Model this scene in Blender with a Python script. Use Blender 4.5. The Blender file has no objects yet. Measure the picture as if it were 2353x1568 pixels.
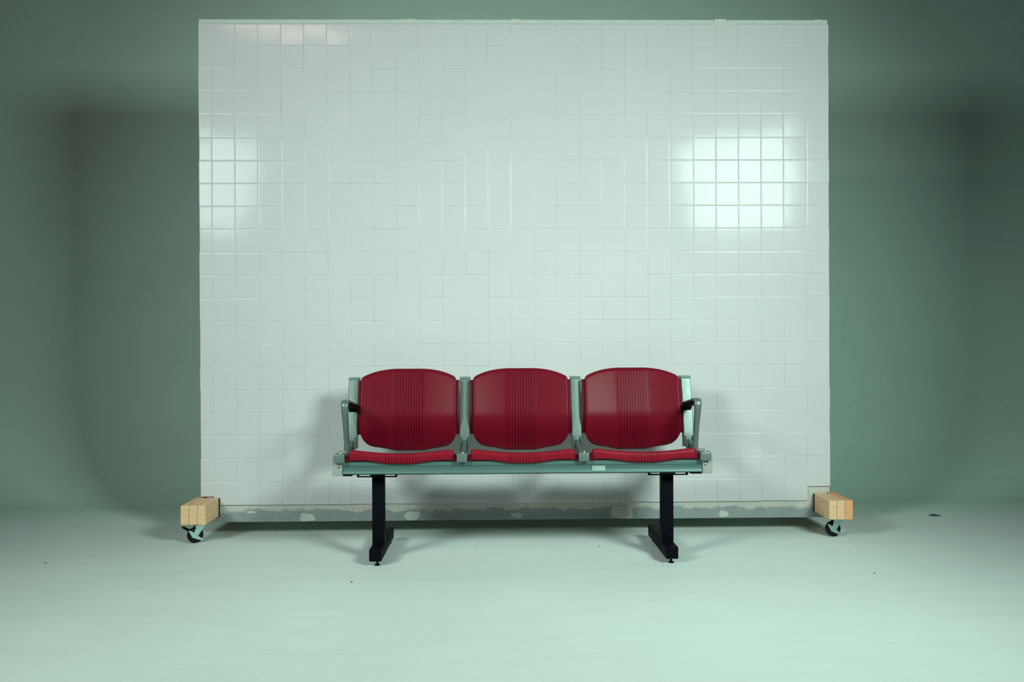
import bpy, bmesh, math, random
from mathutils import Vector, Matrix
random.seed(7)
SC = bpy.context.scene
COL = SC.collection
PI = math.pi

# ------------------------------------------------------------------ helpers
def link(name, bm, mat, parent=None, smooth=False, angle=35, mats=None):
    bmesh.ops.remove_doubles(bm, verts=bm.verts, dist=1e-6)
    bmesh.ops.recalc_face_normals(bm, faces=bm.faces)
    me = bpy.data.meshes.new(name)
    bm.to_mesh(me); bm.free()
    for m in (mats or [mat]):
        me.materials.append(m)
    if smooth:
        for p in me.polygons:
            p.use_smooth = True
        me.set_sharp_from_angle(angle=math.radians(angle))
    o = bpy.data.objects.new(name, me)
    COL.objects.link(o)
    if parent is not None:
        o.parent = parent
    return o

def thing(name, label, cat, loc=(0, 0, 0), rz=0.0, group=None):
    o = bpy.data.objects.new(name, None)
    o.empty_display_size = .1
    COL.objects.link(o)
    o.location = loc; o.rotation_euler = (0, 0, rz)
    o['label'] = label; o['category'] = cat
    if group: o['group'] = group
    return o

def tag(o, label, cat, group=None):
    o['label'] = label; o['category'] = cat
    if group: o['group'] = group
    return o

def box(bm, x0, x1, y0, y1, z0, z1, bev=0.0, seg=2, mi=0):
    t = bmesh.new()
    vs = [t.verts.new((x, y, z)) for x in (x0, x1) for y in (y0, y1) for z in (z0, z1)]
    for f in ((0, 1, 3, 2), (4, 6, 7, 5), (0, 4, 5, 1), (2, 3, 7, 6), (0, 2, 6, 4), (1, 5, 7, 3)):
        t.faces.new([vs[i] for i in f])
    if bev > 0:
        bmesh.ops.bevel(t, geom=t.edges[:], offset=bev, segments=seg, profile=.6, affect='EDGES')
    join(bm, t, mi=mi)

def join(bm, t, M=None, mi=0):
    if M is not None:
        bmesh.ops.transform(t, matrix=M, verts=t.verts)
    mp = {v: bm.verts.new(v.co) for v in t.verts}
    for f in t.faces:
        try:
            nf = bm.faces.new([mp[v] for v in f.verts]); nf.material_index = mi
        except ValueError:
            pass
    t.free()

def cyl(bm, a, b, r0, r1=None, n=24, cap=True, bev=0.0):
    """tapered cylinder from a to b"""
    r1 = r0 if r1 is None else r1
    a = Vector(a); b = Vector(b); d = (b - a)
    q = d.to_track_quat('Z', 'Y')
    L = d.length
    prof = [(r0, 0), (r1, L)]
    if bev > 0:
        prof = [(r0 - bev, 0), (r0 - bev * .3, bev * .3), (r0, bev), (r1, L - bev), (r1 - bev * .3, L - bev * .3), (r1 - bev, L)]
    rings = []
    for r, z in prof:
        rings.append([bm.verts.new(a + q @ Vector((r * math.cos(2 * PI * i / n), r * math.sin(2 * PI * i / n), z))) for i in range(n)])
    for k in range(len(rings) - 1):
        for i in range(n):
            bm.faces.new((rings[k][i], rings[k][(i + 1) % n], rings[k + 1][(i + 1) % n], rings[k + 1][i]))
    if cap:
        bm.faces.new(rings[0][::-1]); bm.faces.new(rings[-1])

def prism(bm, pts, axis, c0, c1, bev=0.0, seg=2):
    """extrude a 2-D outline. axis 'x': pts are (y,z); axis 'y': pts are (x,z); axis 'z': pts are (x,y)"""
    def P(p, c):
        if axis == 'x': return (c, p[0], p[1])
        if axis == 'y': return (p[0], c, p[1])
        return (p[0], p[1], c)
    t = bmesh.new()
    A = [t.verts.new(P(p, c0)) for p in pts]; B = [t.verts.new(P(p, c1)) for p in pts]
    n = len(pts)
    t.faces.new(A); t.faces.new(B[::-1])
    for i in range(n):
        t.faces.new((A[i], B[i], B[(i + 1) % n], A[(i + 1) % n]))
    bmesh.ops.recalc_face_normals(t, faces=t.faces)
    if bev > 0:
        bmesh.ops.bevel(t, geom=t.edges[:], offset=bev, segments=seg, profile=.6, affect='EDGES', clamp_overlap=True)
    join(bm, t)

def loft(bm, rings, closed=True, caps=True):
    R = [[bm.verts.new(p) for p in r] for r in rings]
    n = len(R[0])
    for k in range(len(R) - 1):
        for i in range(n if closed else n - 1):
            bm.faces.new((R[k][i], R[k][(i + 1) % n], R[k + 1][(i + 1) % n], R[k + 1][i]))
    if caps:
        bm.faces.new(R[0][::-1]); bm.faces.new(R[-1])

def sweep(bm, path, widths, heights, n=16, power=2.6):
    """superellipse section swept along a path lying in a plane of constant x; width along x"""
    rings = []
    for i, p in enumerate(path):
        p = Vector(p)
        a = Vector(path[max(i - 1, 0)]); b = Vector(path[min(i + 1, len(path) - 1)])
        t = (b - a).normalized()
        nx = Vector((1, 0, 0)); nn = t.cross(nx).normalized()
        r = []
        for k in range(n):
            th = 2 * PI * k / n
            c, s = math.cos(th), math.sin(th)
            r.append(p + nx * (widths[i] / 2 * math.copysign(abs(c) ** (2 / power), c)) + nn * (heights[i] / 2 * math.copysign(abs(s) ** (2 / power), s)))
        rings.append(r)
    loft(bm, rings)

def interp(tab, x):
    if x <= tab[0][0]: return tab[0][1]
    for (a, fa), (b, fb) in zip(tab, tab[1:]):
        if x <= b: return fa + (fb - fa) * (x - a) / (b - a)
    return tab[-1][1]

def smooth_interp(tab, x):
    if x <= tab[0][0]: return tab[0][1]
    n = len(tab)
    for i in range(n - 1):
        if x <= tab[i + 1][0]:
            x0, y0 = tab[i]; x1, y1 = tab[i + 1]
            h = x1 - x0; t = (x - x0) / h
            m0 = (y1 - tab[i - 1][1]) / (x1 - tab[i - 1][0]) if i > 0 else (y1 - y0) / h
            m1 = (tab[i + 2][1] - y0) / (tab[i + 2][0] - x0) if i < n - 2 else (y1 - y0) / h
            return (2*t**3-3*t*t+1)*y0 + (t**3-2*t*t+t)*h*m0 + (-2*t**3+3*t*t)*y1 + (t**3-t*t)*h*m1
    return tab[-1][1]

# ------------------------------------------------------------------ materials
def new_mat(name):
    m = bpy.data.materials.new(name); m.use_nodes = True
    nt = m.node_tree
    return m, nt, nt.nodes['Principled BSDF'], nt.nodes.new('ShaderNodeTexCoord')

def noise(nt, tc, scale, detail=4, rough=.55, coord='Object', vscale=None):
    n = nt.nodes.new('ShaderNodeTexNoise')
    n.inputs['Scale'].default_value = scale; n.inputs['Detail'].default_value = detail; n.inputs['Roughness'].default_value = rough
    if vscale:
        mp = nt.nodes.new('ShaderNodeMapping'); mp.inputs['Scale'].default_value = vscale
        nt.links.new(tc.outputs[coord], mp.inputs['Vector']); nt.links.new(mp.outputs[0], n.inputs['Vector'])
    else:
        nt.links.new(tc.outputs[coord], n.inputs['Vector'])
    return n

def ramp(nt, src, stops):
    r = nt.nodes.new('ShaderNodeValToRGB')
    while len(r.color_ramp.elements) < len(stops): r.color_ramp.elements.new(.5)
    for e, (p, c) in zip(r.color_ramp.elements, stops):
        e.position = p; e.color = (*c, 1) if len(c) == 3 else c
    nt.links.new(src, r.inputs[0])
    return r

def bump(nt, bsdf, src, strength, dist=.001):
    b = nt.nodes.new('ShaderNodeBump'); b.inputs['Strength'].default_value = strength; b.inputs['Distance'].default_value = dist
    nt.links.new(src, b.inputs['Height']); nt.links.new(b.outputs[0], bsdf.inputs['Normal'])
    return b

def simple(name, col, rough=.5, metal=0.0, var=.08, scale=30, bmp=0.0, bscale=200, spec=.5, vscale=None):
    m, nt, b, tc = new_mat(name)
    n = noise(nt, tc, scale, vscale=vscale)
    c0 = tuple(c * (1 - var) for c in col); c1 = tuple(min(1, c * (1 + var)) for c in col)
    r = ramp(nt, n.outputs['Fac'], [(.3, c0), (.7, c1)])
    nt.links.new(r.outputs[0], b.inputs['Base Color'])
    b.inputs['Roughness'].default_value = rough; b.inputs['Metallic'].default_value = metal
    b.inputs['Specular IOR Level'].default_value = spec
    if bmp > 0:
        n2 = noise(nt, tc, bscale, 3)
        bump(nt, b, n2.outputs['Fac'], bmp)
    return m

PAINT = (.60, .70, .645)
def paint_mat(name, base, wall, scuffs=True):
    # dimness of the wall painted in: colour turns darker and greener towards the cove
    m, nt, b, tc = new_mat(name)
    n = noise(nt, tc, .9, 5, .6, 'Object')
    r = ramp(nt, n.outputs['Fac'], [(.3, tuple(c * .94 for c in base)), (.7, tuple(min(1, c * 1.03) for c in base))])
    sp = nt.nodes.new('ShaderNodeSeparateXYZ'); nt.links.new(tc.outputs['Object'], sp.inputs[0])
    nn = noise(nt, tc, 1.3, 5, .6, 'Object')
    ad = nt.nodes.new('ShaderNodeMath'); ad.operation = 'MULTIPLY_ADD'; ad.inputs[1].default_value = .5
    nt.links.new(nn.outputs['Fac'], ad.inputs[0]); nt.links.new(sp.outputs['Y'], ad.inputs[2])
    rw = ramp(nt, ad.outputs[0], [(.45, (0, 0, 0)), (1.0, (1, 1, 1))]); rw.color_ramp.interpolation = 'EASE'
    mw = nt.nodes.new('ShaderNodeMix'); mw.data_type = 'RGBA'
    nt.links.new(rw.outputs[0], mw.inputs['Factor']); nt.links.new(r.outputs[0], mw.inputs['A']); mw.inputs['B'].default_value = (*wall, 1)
    col = mw.outputs['Result']
    if scuffs:
        n2 = noise(nt, tc, 2.2, 8, .75, 'Object', vscale=(1, 4.5, 1))
        r2 = ramp(nt, n2.outputs['Fac'], [(.40, (.90, .90, .90)), (.52, (1, 1, 1))])
        mx = nt.nodes.new('ShaderNodeMix'); mx.data_type = 'RGBA'; mx.blend_type = 'MULTIPLY'; mx.inputs['Factor'].default_value = .35
        nt.links.new(col, mx.inputs['A']); nt.links.new(r2.outputs[0], mx.inputs['B']); col = mx.outputs['Result']
    nt.links.new(col, b.inputs['Base Color'])
    b.inputs['Roughness'].default_value = .62; b.inputs['Specular IOR Level'].default_value = .35
    n3 = noise(nt, tc, 60, 4)
    bump(nt, b, n3.outputs['Fac'], .15, .002)
    return m

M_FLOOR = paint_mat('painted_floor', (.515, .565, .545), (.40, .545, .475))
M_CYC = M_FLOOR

def tile_mat():
    m, nt, b, tc = new_mat('glazed_tile')
    n = noise(nt, tc, 2.0, 3)
    r = ramp(nt, n.outputs['Fac'], [(.3, (.435, .425, .435)), (.7, (.455, .440, .452))])
    nt.links.new(r.outputs[0], b.inputs['Base Color'])
    b.inputs['Roughness'].default_value = .12
    b.inputs['Specular IOR Level'].default_value = .08
    n2 = noise(nt, tc, 9, 2)
    bump(nt, b, n2.outputs['Fac'], .10, .004)
    return m
M_TILE = tile_mat()
M_GROUT = simple('grout', (.49, .485, .475), .8, var=.12, scale=20)

def board_mat():
    """bare board along the bottom: a ragged band of tile adhesive along the top, paler blobs, blue-grey below"""
    m, nt, b, tc = new_mat('bare_board')
    sep = nt.nodes.new('ShaderNodeSeparateXYZ'); nt.links.new(tc.outputs['Object'], sep.inputs[0])
    n = noise(nt, tc, 9, 7, .7)
    n.inputs['Scale'].default_value = 11
    # edge height = z - .125 + noise
    ma = nt.nodes.new('ShaderNodeMath'); ma.operation = 'MULTIPLY_ADD'
    nt.links.new(n.outputs['Fac'], ma.inputs[0]); ma.inputs[1].default_value = .085; nt.links.new(sep.outputs['Z'], ma.inputs[2])
    r = ramp(nt, ma.outputs[0], [(.158, (.22, .25, .25)), (.163, (.42, .40, .37))])
    n2 = noise(nt, tc, 35, 5)
    r2 = ramp(nt, n2.outputs['Fac'], [(.3, (.88, .88, .88)), (.7, (1, 1, 1))])
    mx = nt.nodes.new('ShaderNodeMix'); mx.data_type = 'RGBA'; mx.blend_type = 'MULTIPLY'; mx.inputs['Factor'].default_value = 1
    nt.links.new(r.outputs[0], mx.inputs['A']); nt.links.new(r2.outputs[0], mx.inputs['B'])
    nt.links.new(mx.outputs['Result'], b.inputs['Base Color'])
    b.inputs['Roughness'].default_value = .75
    return m
M_BOARD = board_mat()
M_PATCH = simple('dried_plaster', (.43, .43, .39), .8, var=.10, scale=60)
M_EDGE = simple('white_trim_board', (.38, .43, .40), .7, var=.10, scale=14, vscale=(1, 1, 8))

def wood_mat(name, c0, c1, vs):
    m, nt, b, tc = new_mat(name)
    n = noise(nt, tc, 22, 6, .6, 'Object', vscale=vs)
    r = ramp(nt, n.outputs['Fac'], [(.3, c0), (.55, c1), (.75, tuple(min(1, c * 1.1) for c in c1))])
    k = nt.nodes.new('ShaderNodeTexVoronoi'); k.inputs['Scale'].default_value = 9
    nt.links.new(tc.outputs['Object'], k.inputs['Vector'])
    rk = ramp(nt, k.outputs['Distance'], [(.04, (.35, .22, .12)), (.09, (1, 1, 1))])
    mx = nt.nodes.new('ShaderNodeMix'); mx.data_type = 'RGBA'; mx.blend_type = 'MULTIPLY'; mx.inputs['Factor'].default_value = .6
    nt.links.new(r.outputs[0], mx.inputs['A']); nt.links.new(rk.outputs[0], mx.inputs['B'])
    nt.links.new(mx.outputs['Result'], b.inputs['Base Color'])
    b.inputs['Roughness'].default_value = .6
    bump(nt, b, n.outputs['Fac'], .2)
    return m
M_PINE = wood_mat('pale_pine', (.50, .29, .155), (.60, .38, .225), (6, .5, 6))
M_PINE2 = wood_mat('orange_pine', (.50, .20, .08), (.62, .28, .135), (6, .5, 6))
M_FRAME = wood_mat('frame_pine', (.50, .36, .20), (.62, .47, .28), (6, 6, .5))

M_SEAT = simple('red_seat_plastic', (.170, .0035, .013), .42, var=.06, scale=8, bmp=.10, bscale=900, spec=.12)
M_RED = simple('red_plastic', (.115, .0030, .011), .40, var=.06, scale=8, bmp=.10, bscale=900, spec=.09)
M_REDD = simple('red_plastic_flange', (.065, .002, .005), .5, var=.06, scale=8, spec=.12)
def alu(name, col, rough, metal):
    m, nt, b, tc = new_mat(name)
    n = noise(nt, tc, 6, 4, .6, 'Object', vscale=(1, 1, 1))
    r = ramp(nt, n.outputs['Fac'], [(.3, tuple(c * .94 for c in col)), (.7, col)])
    nt.links.new(r.outputs[0], b.inputs['Base Color'])
    b.inputs['Metallic'].default_value = metal; b.inputs['Roughness'].default_value = rough
    n2 = noise(nt, tc, 60, 3, .6)
    r2 = ramp(nt, n2.outputs['Fac'], [(.3, (rough * .95,) * 3), (.7, (min(1, rough * 1.06),) * 3)])
    nt.links.new(r2.outputs[0], b.inputs['Roughness'])
    return m
M_ALU = alu('cast_aluminium', (.125, .165, .155), .45, .55)
M_BEAM = alu('extruded_aluminium', (.085, .155, .145), .45, .55)
M_CAPG = simple('grey_plastic', (.23, .245, .215), .5, var=.08, scale=25)
M_BLACK = simple('black_powder_coat', (.0030, .0028, .0055), .5, var=.1, scale=40, spec=.03)
M_RUB = simple('black_rubber', (.003, .003, .005), .4, var=.1, scale=40, spec=.2)
M_ZINC = alu('zinc_plated_steel', (.42, .60, .56), .3, .9)
M_STEEL = alu('bolt_steel', (.50, .52, .50), .3, .9)
M_TICK = simple('sticker_ink', (.20, .30, .29), .6)
M_STICK = simple('sticker_paper', (.21, .30, .28), .6, var=.1, scale=90)
M_BLUE = simple('blue_tape', (.01, .14, .22), .4)
M_DIRT = simple('dark_chip', (.03, .035, .035), .8)

# ------------------------------------------------------------------ setting: floor and cove
def strip_mesh(prof, x0, x1, nx):
    bm = bmesh.new()
    rows = [[bm.verts.new((x0 + (x1 - x0) * i / nx, y, z)) for i in range(nx + 1)] for y, z in prof]
    for a, b in zip(rows, rows[1:]):
        for i in range(nx):
            bm.faces.new((a[i], a[i + 1], b[i + 1], b[i]))
    return bm
YC, RC = 0.75, 0.75
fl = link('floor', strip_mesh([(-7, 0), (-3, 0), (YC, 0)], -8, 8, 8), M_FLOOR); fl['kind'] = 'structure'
prof = [(YC + RC * math.sin(a), RC - RC * math.cos(a)) for a in [PI / 2 * i / 24 for i in range(25)]] + [(YC + RC, 5.2)]
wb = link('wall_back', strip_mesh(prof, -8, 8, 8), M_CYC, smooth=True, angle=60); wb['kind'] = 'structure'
for o, n in ((fl, Vector((0, 0, 1))), (wb, Vector((0, -1, 0)))):
    me = o.data
    if sum((p.normal.dot(n) for p in me.polygons)) < 0: me.flip_normals()

# ------------------------------------------------------------------ tiled panel on casters
T = .1106; X0 = -1.4296; XR = X0 + 27.56 * T; ZB = .148; ZTOP = ZB + 20.96 * T; PTOP = ZTOP + .022; PBOT = .065
panel = thing('tiled_wall_panel', 'large freestanding wall panel of square white tiles on wooden feet with casters', 'wall panel', (0, 0, 0))

bm = bmesh.new()
xs = [X0] + [X0 + (.56 + i) * T for i in range(28)]
zs = [ZB + i * T for i in range(21)] + [ZTOP]
def one_tile(bm, x0, x1, z0, z1):
    g = .0004
    x0 += g; x1 -= g; z0 += g; z1 -= g
    cx, cz = (x0 + x1) / 2, (z0 + z1) / 2
    ax = random.gauss(0, .0045); az = random.gauss(0, .0045); dy = random.gauss(0, .00022)
    rings = []
    for ins, d in ((0, .006), (0, .0011), (.0007, .0006), (.0018, .00025), (.0034, .00008), (.0052, 0)):
        r = []
        for (x, z) in ((x0 + ins, z0 + ins), (x1 - ins, z0 + ins), (x1 - ins, z1 - ins), (x0 + ins, z1 - ins)):
            y = d + dy + (x - cx) * ax + (z - cz) * az if d < .005 else .006
            r.append(bm.verts.new((x, y, z)))
        rings.append(r)
    for a, b in zip(rings, rings[1:]):
        for i in range(4):
            bm.faces.new((a[i], a[(i + 1) % 4], b[(i + 1) % 4], b[i]))
    bm.faces.new(rings[-1])
for k in range(len(zs) - 1):
    jog = random.uniform(-.0012, .0012)
    for i in range(len(xs) - 1):
        z0 = zs[k]; z1 = zs[k + 1]
        jx = random.uniform(-.0003, .0003); jz = random.uniform(-.0003, .0003)
        x0, x1 = xs[i], xs[i + 1]
        if i == 0: x0 += jog
        if i == len(xs) - 2: x1 += random.uniform(-.0014, .0014)
        if k == 0 and i == 0: z0 = .189
        if k == 0 and i == len(xs) - 2: z0 = .217
        if k > 0 or i == 0 or i == len(xs) - 2: pass
        else: z0 += random.uniform(-.0015, .001)
        one_tile(bm, x0, x1, z0 + jz, z1 + jz)
link('tiles', bm, M_TILE, panel)

bm = bmesh.new()   # grout bed between the tiles
prism(bm, [(X0 + .002, .219), (X0 + .002, ZTOP - .001), (XR - .002, ZTOP - .001), (XR - .002, .219), (XR - T, .219), (XR - T, ZB + .001), (X0 + .56 * T, ZB + .001), (X0 + .56 * T, .191), (X0 + .002, .191)][::-1], 'y', .0014, .0078)
link('grout', bm, M_GROUT, panel)

NL = .026; NR = .014   # cut-outs for the foot planks
bm = bmesh.new()
prism(bm, [(X0 + .001 + NL, PBOT), (XR - .001 - NR, PBOT), (XR - .001 - NR, .186), (XR - .001, .186), (XR - .001, ZTOP), (X0 + .001, ZTOP), (X0 + .001, .186), (X0 + .001 + NL, .186)], 'y', .008, .020)
link('backing_board', bm, M_BOARD, panel)
bm = bmesh.new()
box(bm, X0 + .001, XR - .004, .004, .020, ZTOP + .0005, PTOP, .0012, 1)
top = link('top_trim', bm, M_EDGE, panel)

bm = bmesh.new()   # stud frame behind the board
FY0, FY1 = .0205, .109
box(bm, X0 + .03, XR - .02, FY0, FY1, PBOT + .002, PBOT + .040)
box(bm, X0 + .01, XR - .01, FY0, FY1, PTOP - .040, PTOP - .002)
for i in range(6):
    x = X0 + .031 + (XR - X0 - .05 - .051) * i / 5
    box(bm, x, x + .038, FY0, FY1, PBOT + .041, PTOP - .041)
link('stud_frame', bm, M_FRAME, panel)

def blob(cx, cz, w, h, y0, y1, n=28, rough=.18, square=2.2, name='plaster_patch', mat=None):
    bm = bmesh.new(); pts = []
    ph = [random.uniform(0, 6.28) for _ in range(5)]
    for i in range(n):
        t = 2 * PI * i / n
        r = 1 + rough * (.5 * math.sin(2 * t + ph[0]) * .6 + .4 * math.sin(3 * t + ph[1]) + .35 * math.sin(5 * t + ph[2]) + .25 * math.sin(9 * t + ph[3]))
        c, s = math.cos(t), math.sin(t)
        x = cx + w / 2 * r * math.copysign(abs(c) ** (2 / square), c); z = cz + h / 2 * r * math.copysign(abs(s) ** (2 / square), s)
        pts.append((x, max(z, PBOT + .0008) if cz < 1 else z))
    prism(bm, pts, 'y', y0, y1)
    return link(name, bm, mat or M_PATCH, panel)
MPX = .002105
def wx(px): return (px - 1142.5) * MPX
for px, cz, w, h, sq, rg in ((705, .083, 36, 17, 3.0, .22), (945, .088, 36, 21, 2.4, .2), (1186, .087, 28, 11, 2.2, .4), (1429, .098, 48, 30, 6, .12), (1664, .085, 24, 14, 2.2, .25), (577, .112, 22, 5, 2.2, .3)):
    blob(wx(px), cz, w * MPX, h * MPX, .0068, .0081, rough=rg, square=sq)
for px, w in ((941, 36), (1184, 30), (1660, 30), (1888, 20)):
    bm = bmesh.new(); c = wx(px); hw = w * MPX / 2
    zt = ZTOP + (-.010 if px == 1660 else .002)
    prism(bm, [(c - hw, zt), (c + hw, zt), (c + hw * .93, PTOP + .0016), (c - hw * .85, PTOP + .0016)] if px != 1184 else
          [(c - hw, ZTOP + .003), (c + hw * .8, ZTOP + .006), (c + hw, PTOP + .0015), (c - hw * .2, PTOP + .0015)], 'y', -.0012 if px == 1660 else .0028, .0042)
    link('tape_strip', bm, M_PATCH, panel)

# foot planks (three boards side by side per foot) and casters
PZ0, PZ1 = .096, .184
def plank(x0, x1, y0, y1, mat):
    bm = bmesh.new(); box(bm, x0, x1, y0, y1, PZ0, PZ1, .0022, 2)
    return link('foot_plank', bm, mat, panel)
YF = -.20
xl = -1.4546
plank(xl, xl + .0376, YF, .62, M_PINE)
plank(xl + .0387, xl + .0753, YF + .001, -.0035, M_PINE)
plank(xl + .0764, xl + .1138, YF, -.0035, M_PINE)
xr = 1.6475
plank(xr - .0366, xr, YF, .62, M_PINE2)
plank(xr - .0732, xr - .0375, YF, -.0035, M_PINE)
plank(xr - .1105, xr - .0740, YF + .001, -.0035, M_PINE)
for x0, x1 in ((xl + .0381, xl + .0757), (xl + .0762, xl + .1138), (xr - .0735, xr - .0371), (xr - .1105, xr - .0740)):
    plank(x0, x1, .1095, .62, M_PINE)
bm = bmesh.new()   # black steel plates seen against the inner plank ends
box(bm, xl + .1139, xl + .1165, -.012, -.0022, PZ0 - .004, PZ1 - .001)
link('joining_plate', bm, M_BLACK, panel)
bm = bmesh.new()
box(bm, xr - .1132, xr - .1106, -.010, -.0022, PZ0 - .002, PZ1 - .001)
link('joining_plate', bm, M_BLACK, panel)

def caster(x, y, ang, lever=True, pedal=True):
    """ang: swivel about z, 0 = wheel disc faces the camera (axle along y)"""
    R = .0365
    M = Matrix.Translation((x, y, 0)) @ Matrix.Rotation(ang, 4, 'Z')
    off = -.018    # trail of the wheel
    def put(name, bm, mat, parent, sm=True):
        bmesh.ops.transform(bm, matrix=M, verts=bm.verts)
        return link(name, bm, mat, parent, smooth=sm)
    bm = bmesh.new()
    box(bm, -.034, .034, -.030, .030, PZ0 - .0045, PZ0 - .0005, .001)
    cyl(bm, (0, 0, PZ0 - .013), (0, 0, PZ0 - .0045), .020, .024, 28)
    forkplate = put('mounting_plate', bm, M_ZINC, panel)
    bm = bmesh.new()
    for s in (-1, 1):
        yy = s * .0155
        prism(bm, [(-.022, PZ0 - .013), (.026, PZ0 - .013), (.020, PZ0 - .021), (off + .013, R + .004), (off + .009, R - .007), (off, R - .010), (off - .009, R - .006), (off - .012, R + .003), (-.020, PZ0 - .024)], 'y', yy - .0013, yy + .0013, .0004, 1)
    box(bm, -.024, .026, -.0165, .0165, PZ0 - .016, PZ0 - .0132, .0005, 1)
    fork = put('fork', bm, M_ZINC, panel, False)
    bm = bmesh.new()
    prof = [(.011, -.0115), (R - .006, -.0115), (R - .0015, -.0095), (R, -.005), (R, .005), (R - .0015, .0095), (R - .006, .0115), (.011, .0115)]
    n = 40
    rings = [[(off + r * math.cos(2 * PI * i / n), yy, R + r * math.sin(2 * PI * i / n)) for i in range(n)] for r, yy in prof]
    loft(bm, rings)
    wheel = put('wheel', bm, M_RUB, panel)
    bm = bmesh.new()
    cyl(bm, (off, -.0200, R), (off, .0200, R), .0052, None, 6)
    cyl(bm, (off, -.0178, R), (off, -.0168, R), .0085, None, 20)
    put('axle', bm, M_STEEL, wheel, False)
    if lever:
        bm = bmesh.new()
        prism(bm, [(off - .036, R + .026), (off - .030, R + .027), (off + .004, R + .006), (off + .010, R - .004), (off + .034, R - .022), (off + .030, R - .026), (off + .004, R - .018), (off - .018, R - .008)], 'y', -.0196, -.0180, .0004, 1)
        put('brake_plate', bm, M_ZINC, panel, False)
        if not pedal: return
        bm = bmesh.new()
        cyl(bm, (off - .030, -.010, R + .026), (off - .052, -.010, R + .040), .0062, .0055, 14, bev=.0015)
        cyl(bm, (off - .030, .010, R + .026), (off - .052, .010, R + .040), .0062, .0055, 14, bev=.0015)
        box(bm, off - .056, off - .046, -.016, .016, R + .036, R + .043, .002)
        put('brake_lever', bm, M_BLACK, panel)
caster(-1.396, -.125, math.radians(36))
caster(1.6025, -.115, math.radians(8), pedal=False)
caster(-1.3975, .53, math.radians(-40), False)
caster(1.592, .53, math.radians(30), False)

# ------------------------------------------------------------------ the bench
UX = [-.655, -.1485, .358, .8645]
LEGX = [-.510, .7255]
bench = thing('beam_bench', 'three-seat red plastic waiting bench on an aluminium beam with black legs', 'bench', ((UX[0] + UX[3]) / 2, -.38, 0))
BO = Vector(bench.location)
def bl(name, bm, mat, parent=None, **k):
    o = link(name, bm, mat, None, **k)
    o.data.transform(Matrix.Translation(-BO))
    o.parent = parent or bench
    return o

# beam
BX0, BX1 = -.6455, .8555
bm = bmesh.new()
prism(bm, [(-.5830, .4355), (-.5838, .4350), (-.5845, .4290), (-.5842, .4160), (-.5815, .4147), (-.5815, .4138), (-.5840, .4125), (-.5822, .406), (-.5812, .399), (-.5822, .391), (-.5845, .3868), (-.5845, .3825), (-.5835, .3815),
           (-.450, .3815), (-.450, .424), (-.512, .425), (-.540, .4345)], 'x', BX0, BX1)
bl('beam', bm, M_BEAM)
bm = bmesh.new()
box(bm, BX0 + .004, BX1 - .004, -.5820, -.470, .3790, .3813, .0006, 1)  # black strip added for the shaded lower edge of the beam
box(bm, BX0 + .001, BX0 + .040, -.588, -.452, .3750, .3784, .0006, 1)
box(bm, BX1 - .050, BX1 - .001, -.588, -.452, .3750, .3784, .0006, 1)
bl('shade_strip_end_brackets', bm, M_BLACK)
for x0, x1, bx in ((-.6860, -.6460, -.659), (.8560, .8965, .867)):
    bm = bmesh.new(); box(bm, x0, x1, -.590, -.440, .3765, .4640, .0030, 3)
    c = bl('end_cap', bm, M_CAPG, smooth=True)
    bm = bmesh.new()
    cyl(bm, (bx, -.5935, .4135), (bx, -.589, .4135), .0056, .0062, 18, bev=.001)
    bo = bl('bolt', bm, M_STEEL, c, smooth=True)
    bm = bmesh.new()
    cyl(bm, (bx, -.5940, .4135), (bx, -.5934, .4135), .0026, None, 6)
    bl('hex_socket', bm, M_BLACK, c)
bm = bmesh.new()
box(bm, .3935, .4485, -.5852, -.5842, .3900, .4110, .0003, 1)
st = bl('sticker_residue', bm, M_STICK)
bm = bmesh.new()
for i in range(12):
    x = .397 + i * .0043
    box(bm, x, x + .0011, -.5855, -.5851, .4005 + random.uniform(-.001, .001), .4085)
bl('printed_marks', bm, M_TICK, st)

# uprights
def upright(x):
    bm = bmesh.new()
    rows = [(.452, -.2905, .0225), (.470, -.2925, .0225), (.486, -.292, .0222), (.52, -.287, .0222), (.62, -.262, .0226), (.70, -.240, .0230), (.757, -.224, .0232)]
    rings = []
    for z, y, hw in rows:
        c = .0025
        rings.append([(x - hw + c, y, z), (x, y - .0006, z), (x + hw - c, y, z), (x + hw, y + c, z), (x + hw, y + .040, z), (x + hw - c, y + .0425, z), (x - hw + c, y + .0425, z), (x - hw, y + .040, z), (x - hw, y + c, z)])
    loft(bm, rings)
    u = bl('upright', bm, M_ALU, smooth=True, angle=30)
    bm = bmesh.new()
    box(bm, x - .0238, x + .0238, -.2265, -.179, .7575, .769, .0015, 2)
    bl('upright_cap', bm, M_CAPD, u, smooth=True)
    return u
M_CAPD = simple('grey_green_plastic', (.10, .14, .13), .45, var=.06, scale=25)
for x in UX: upright(x)

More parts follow.
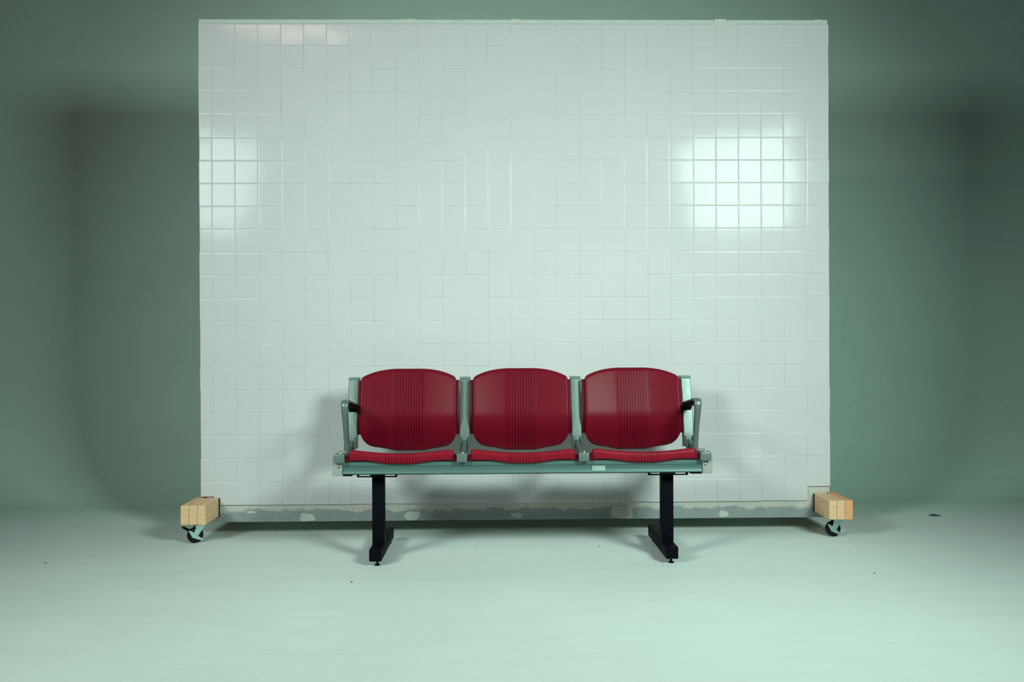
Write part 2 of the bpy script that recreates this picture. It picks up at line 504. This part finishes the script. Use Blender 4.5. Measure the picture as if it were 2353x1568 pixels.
# seat brackets: front block, side arm and a flared fork at the foot of the upright
def bracket(x):
    bm = bmesh.new()
    box(bm, x - .0220, x + .0220, -.612, -.566, .4315, .4685, .0045, 3)
    box(bm, x - .0125, x + .0125, -.566, -.293, .4330, .4560, .003, 2)
    sweep(bm, [(x, -.555, .452), (x, -.50, .455), (x, -.42, .458), (x, -.345, .466), (x, -.318, .474), (x, -.296, .478)], [.020, .021, .022, .025, .026, .022], [.012, .014, .018, .026, .026, .018], n=18, power=2.2)
    for s in (-1, 1):
        sweep(bm, [(x + s * .0150, -.345, .446), (x + s * .0175, -.325, .462), (x + s * .0185, -.305, .484), (x + s * .0175, -.293, .502)], [.009, .010, .010, .006], [.020, .026, .022, .006], n=14, power=2.2)
    b = bl('seat_bracket', bm, M_ALU, smooth=True, angle=40)
    bm = bmesh.new()
    cyl(bm, (x + .003, -.590, .468), (x + .003, -.590, .4725), .0052, .0042, 16, bev=.001)
    bl('bolt', bm, M_STEEL, b, smooth=True)
for x in UX: bracket(x)

# armrests
def armrest(x):
    bm = bmesh.new()
    path = [(-.236, .648), (-.28, .6525), (-.34, .661), (-.40, .670), (-.435, .6745), (-.455, .6735), (-.467, .667), (-.470, .656), (-.466, .640), (-.457, .610), (-.443, .57), (-.430, .52), (-.424, .485), (-.420, .450)]
    w = [.034, .035, .036, .036, .036, .034, .0325, .0315, .030, .0275, .0255, .0235, .0230, .0230]
    h = [.012, .012, .013, .014, .016, .018, .020, .021, .021, .020, .019, .018, .018, .018]
    sweep(bm, [(x, y, z) for y, z in path], w, h, n=20, power=2.5)
    a = bl('armrest', bm, M_ALU, smooth=True, angle=60)
    bm = bmesh.new()
    prism(bm, [(-.2375, .643), (-.30, .649), (-.38, .661), (-.432, .667), (-.430, .659), (-.38, .645), (-.32, .639), (-.29, .634), (-.270, .624), (-.262, .612), (-.2505, .612)], 'x', x - .0165, x + .0165, .001, 1)
    bl('dark_reflection_web', bm, M_BLACK, a)  # black piece put in for the dark reflection on the arm's inner side
armrest(UX[0]); armrest(UX[3])

# legs
for x in LEGX:
    bm = bmesh.new()
    box(bm, x - .0255, x + .0255, -.502, -.452, .0722, .3656, .003, 2)
    prism(bm, [(x - .031, .3656), (x - .0255, .3590), (x + .0255, .3590), (x + .031, .3656)], 'y', -.500, -.454)
    bl('leg_column', bm, M_BLACK, smooth=True, angle=40)
    bm = bmesh.new()
    sg = -1 if x < 0 else 1
    c = x + (.004 if x < 0 else -.008)
    box(bm, c - .0835, c + .0835, -.562, -.540, .3655, .3682, .0008, 1)
    box(bm, x - .030, x + .030, -.541, -.446, .3655, .3682, .0008, 1)
    for s in (-1, 1):
        prism(bm, [(c + s * .083, .3659), (c + s * .0835, .3785), (c + s * .076, .3785), (c + s * .0765, .3682)][::s], 'y', -.562, -.540)
    bl('clamp_plate', bm, M_BLACK)
    bm = bmesh.new()
    box(bm, x - .0258, x + .0258, -.598, -.160, .0210, .0720, .0045, 3)
    ft = bl('foot', bm, M_BLACK, smooth=True, angle=40)
    for yy in (-.572, -.186):
        bm = bmesh.new()
        dx = .006 if x < 0 else .000
        cyl(bm, (x + dx, yy, .006), (x + dx, yy, .0215), .0042, None, 12)
        cyl(bm, (x + dx, yy, .0003), (x + dx, yy, .0075), .0125, .0075, 20, bev=.0015)
        bl('leveling_foot', bm, M_BLACK, ft, smooth=True)

# backrests and seats
GRO = [-.0625 + .0125 * i for i in range(11)]
def cols(edge, r):
    c = set()
    for g in GRO:
        for d in (-.0013, -.0007, 0, .0007, .0013): c.add(round(g + d, 5))
    for i in range(1, 22):
        v = .066 + (edge - r - .066) * i / 21
        c.add(round(v, 5)); c.add(round(-v, 5))
    for i in range(0, 13):
        v = edge - r + r * math.sin(PI / 2 * i / 12)
        c.add(round(v, 5)); c.add(round(-v, 5))
    return sorted(c)
def groove(x, depth):
    for g in GRO:
        if abs(x - g) < .00075: return depth
    return 0.0
TOPP = [(0, .8085), (.055, .8085), (.07, .808), (.10, .8055), (.136, .7995), (.165, .7915), (.190, .7820), (.205, .7745), (.213, .766), (.2165, .752), (.2168, .745)]
BOTP = [(0, .4335), (.055, .4335), (.066, .4342), (.085, .4385), (.11, .4450), (.135, .4495), (.159, .4540), (.178, .4605), (.193, .4720), (.204, .4870), (.2115, .505), (.2155, .522), (.2168, .535)]
SPINE = [(.42, -.232), (.46, -.254), (.51, -.277), (.555, -.2900), (.60, -.2930), (.65, -.2815), (.70, -.268), (.76, -.249), (.83, -.225)]
def back_y(x, z):
    y = smooth_interp(SPINE, z)
    a = max(0, abs(x) - .0655)
    y -= .6 * a * a + .055 * a
    if abs(x) <= .0655: y -= .0010
    return y
def backrest(xc):
    bm = bmesh.new()
    E = .2168; R = .0135
    cs = cols(E, R)
    ts = [0, .004, .012, .022, .035, .05, .07] + [.07 + .86 * i / 34 for i in range(1, 35)] + [.95, .965, .978, .988, .996, 1]
    front = []; back = []
    for x in cs:
        zt = interp(TOPP, abs(x)); zb = interp(BOTP, abs(x))
        fr = []; bk = []
        for t in ts:
            z = zb + (zt - zb) * t
            # distance to the outline
            e = min(E - abs(x), (zt - z) * .97, (z - zb) * .97)
            # steep outline parts: use horizontal distance too
            roll = 0.0
            if e < R:
                q = (R - e) / R
                roll = R * (1 - math.sqrt(max(0, 1 - q * q)))
            y = back_y(x, z)
            fr.append(bm.verts.new((xc + x, y + min(roll, R) + groove(x, .0022) * (1 if e > .004 else 0), z)))
            bk.append(bm.verts.new((xc + x * .995, y + .0165, zb + .003 + (zt - zb - .006) * t)))
        front.append(fr); back.append(bk)
    nt_, nc = len(ts), len(cs)
    for i in range(nc - 1):
        for j in range(nt_ - 1):
            bm.faces.new((front[i][j], front[i + 1][j], front[i + 1][j + 1], front[i][j + 1]))
            bm.faces.new((back[i][j], back[i][j + 1], back[i + 1][j + 1], back[i + 1][j]))
        bm.faces.new((front[i][0], back[i][0], back[i + 1][0], front[i + 1][0]))
        bm.faces.new((front[i][-1], front[i + 1][-1], back[i + 1][-1], back[i][-1]))
    for i in (0, nc - 1):
        for j in range(nt_ - 1):
            bm.faces.new((front[i][j], front[i][j + 1], back[i][j + 1], back[i][j]))
    b = bl('backrest', bm, M_RED, smooth=True, angle=42)
    for s in (-1, 1):
        bm = bmesh.new(); rings = []
        for k in range(17):
            z = .5145 + (.7565 - .5145) * k / 16
            y = back_y(.2168, z) + .016
            xa, xm, xb = xc + s * .214, xc + s * .2225, xc + s * .2292
            rings.append([(xa, y, z), (xm, y, z), (xm, y + .004, z), (xb, y + .006, z), (xb, y + .022, z), (xa, y + .022, z)])
        loft(bm, rings)
        bl('side_flange', bm, M_REDD, b)
    return b
SEATP = [(-.282, .411, 't'), (-.34, .4135, 't'), (-.42, .4205, 't'), (-.48, .4340, 't'), (-.53, .4475, 't'), (-.560, .4570, 't'), (-.577, .4655, 't'), (-.586, .4685, 't'), (-.593, .4680, 't'), (-.5985, .4640, 't'), (-.6010, .4570, 'f'), (-.6018, .4480, 'f'), (-.6012, .4380, 'f'), (-.5985, .4290, 'b'), (-.5940, .4245, 'b'),
         (-.5880, .4240, 'b'), (-.5850, .4290, 'b'), (-.582, .440, 'f'), (-.565, .446, 'u'), (-.545, .4405, 'u'), (-.50, .4310, 'u'), (-.42, .4115, 'u'), (-.34, .405, 'u'), (-.282, .403, 'u')]
def seat(xc):
    bm = bmesh.new(); E = .2175; R = .014
    rings = []
    for x in cols(E, R):
        ax = abs(x)
        dt = .0150 * min(1, ax / .195) ** 1.8
        db = .0140 * (.5 - .5 * math.cos(PI * min(1, max(0, (ax - .03) / .13))))
        e = E - ax
        q = (R - e) / R if e < R else 0
        roll = R * (1 - math.sqrt(max(0, 1 - q * q)))
        g = groove(x, .0020)
        r = []
        for y, z, k in SEATP:
            if k == 't':
                z2 = z + dt - roll * (.9 if y < -.5 else .5); y2 = y + (g + roll * .7 if y < -.57 else 0)
                if y >= -.57: z2 -= g
            elif k == 'f': z2 = z + (dt + db) / 2; y2 = y + (g + roll * .8 if y < -.59 else 0)
            elif k == 'b': z2 = z + db + roll * .25; y2 = y + (g + roll * .8 if y < -.59 else 0)
            else: z2 = z + max(dt * .8, 0) * (1 if y < -.5 else 1) - roll * .3; y2 = y
            r.append((xc + x, y2, z2))
        rings.append(r)
    loft(bm, rings)
    s_ = bl('seat', bm, M_SEAT, smooth=True, angle=42)
    # raised oval outline on the front lip
    bm = bmesh.new(); ox, oz = xc - .187, .4620; n = 40
    rings = []
    for i in range(n + 1):
        t = 2 * PI * i / n
        c, s = math.cos(t), math.sin(t)
        px = ox + .0225 * math.copysign(abs(c) ** .75, c); pz = oz + .0068 * math.copysign(abs(s) ** .8, s) + .0
        rr = .0010
        rings.append([(px + rr * math.cos(a) * c, -.6012 + rr * math.sin(a), pz + rr * math.cos(a) * s) for a in [2 * PI * k / 8 for k in range(8)]])
    loft(bm, rings, caps=False)
    bl('moulded_oval', bm, M_SEAT, s_, smooth=True, angle=80)
    for s in (-1, 1):
        bm = bmesh.new()
        xa, xb = sorted((xc + s * .205, xc + s * .2310))
        prism(bm, [(-.592, .4355), (-.592, .459), (-.575, .461), (-.545, .456), (-.50, .444), (-.40, .432), (-.32, .428), (-.32, .420), (-.40, .422), (-.50, .434), (-.56, .4345)], 'x', xa, xb, .001, 1)
        bl('side_flange', bm, M_REDD, s_, smooth=True, angle=40)
    return s_
for i in range(3):
    xc = (UX[i] + UX[i + 1]) / 2
    backrest(xc); seat(xc)

# ------------------------------------------------------------------ scraps on the floor
def chip(name, x, y, pts, h, mat, label, cat, rz=0):
    bm = bmesh.new()
    prism(bm, pts, 'z', 0.0004, h)
    o = link(name, bm, mat); o.location = (x, y, 0); o.rotation_euler = (0, 0, rz)
    return tag(o, label, cat)
def floor_pt(px, py):
    py = py - (px - 1176.5) * -.0048 * 1.0
    d = .943 * 2000 / (py - 779)
    return (px - 1142.5) / 2000 * d, d - 4.21
x, y = floor_pt(2155, 1190)
bm = bmesh.new()
rings = []
for k in range(11):
    t = k / 10; xx = -.034 + .068 * t; w = .004 + .022 * math.sin(PI * min(1, max(0, (t - .1) / .8))); z = .001 + .010 * math.sin(PI * t)
    rings.append([(xx, -w, z), (xx, w, z * .6), (xx, w, z * .6 + .001), (xx, -w, z + .001)])
loft(bm, rings)
o = link('tape_scrap', bm, M_BLUE, smooth=True); o.location = (x, y, 0)
tag(o, 'small curled dark blue scrap lying on the floor right of the panel', 'scrap')
DB = [((2014, 1323), 'tiny dark speck on the floor right of the bench, below the blue scrap'),
      ((806, 1338), 'tiny dark speck on the floor in front of the left bench leg'),
      ((110, 1291), 'tiny dark flat speck on the floor at far left of the photo'),
      ((1375, 1258), 'tiny dark speck on the floor beneath the bench between its legs')]
for (px, py), lab in DB:
    x, y = floor_pt(px, py)
    sz = .0038 if px != 110 else .0055
    if px == 1375: sz = .0025
    pts = [(sz * math.cos(a) * random.uniform(.6, 1.1), sz * math.sin(a) * random.uniform(.5, 1)) for a in [2 * PI * k / 7 for k in range(7)]]
    chip('floor_speck', x, y, pts, .003, M_DIRT, lab, 'speck')['group'] = 'specks on the floor'

# ------------------------------------------------------------------ lights
def area(name, loc, target, sx, sy, power, col, spread=180, shape='RECTANGLE'):
    L = bpy.data.lights.new(name, 'AREA'); L.shape = shape; L.size = sx
    if shape in ('RECTANGLE', 'ELLIPSE'): L.size_y = sy
    L.energy = power; L.color = col; L.spread = math.radians(spread)
    o = bpy.data.objects.new(name, L); COL.objects.link(o)
    o.location = loc
    o.rotation_euler = (Vector(target) - Vector(loc)).to_track_quat('-Z', 'Y').to_euler()
    return o
GREEN = (.755, 1.0, .885)
area('softbox_right', (2.10, -3.32, 2.30), (.15, -.3, .65), .95, .82, 69, GREEN, 102)
area('softbox_left', (-2.55, -3.40, 2.32), (.40, -.3, .65), .95, .82, 50, GREEN, 100)
area('ceiling_tube', (-1.75, -3.0, 3.52), (-1.0, 0, 1.2), .95, .10, 18, (1.0, .72, .70), 180)
W = bpy.data.worlds.new('World'); SC.world = W; W.use_nodes = True
bg = W.node_tree.nodes['Background']; bg.inputs[0].default_value = (.75, .9, 1.0, 1); bg.inputs[1].default_value = .004

# ------------------------------------------------------------------ camera
cam = bpy.data.cameras.new('Camera'); co = bpy.data.objects.new('Camera', cam); COL.objects.link(co)
cam.sensor_fit = 'HORIZONTAL'; cam.sensor_width = 36; cam.lens = 36 * 2000 / 2353
yaw, pitch, roll = .0170, -.0025, -.0048
f = Vector((math.sin(yaw) * math.cos(pitch), math.cos(yaw) * math.cos(pitch), math.sin(pitch)))
r = Vector((math.cos(yaw), -math.sin(yaw), 0)); u = r.cross(f)
rr = r * math.cos(roll) + u * math.sin(roll); uu = -r * math.sin(roll) + u * math.cos(roll)
Mx = Matrix((rr, uu, -f)).transposed().to_4x4(); Mx.translation = (0, -4.2108, .9427)
co.matrix_world = Mx
cam.clip_start = .05
SC.camera = co

SC.view_settings.view_transform = 'Standard'; SC.view_settings.look = 'None'
SC.view_settings.gamma = 1; SC.view_settings.use_curve_mapping = False
SC.view_settings.exposure = -0.09
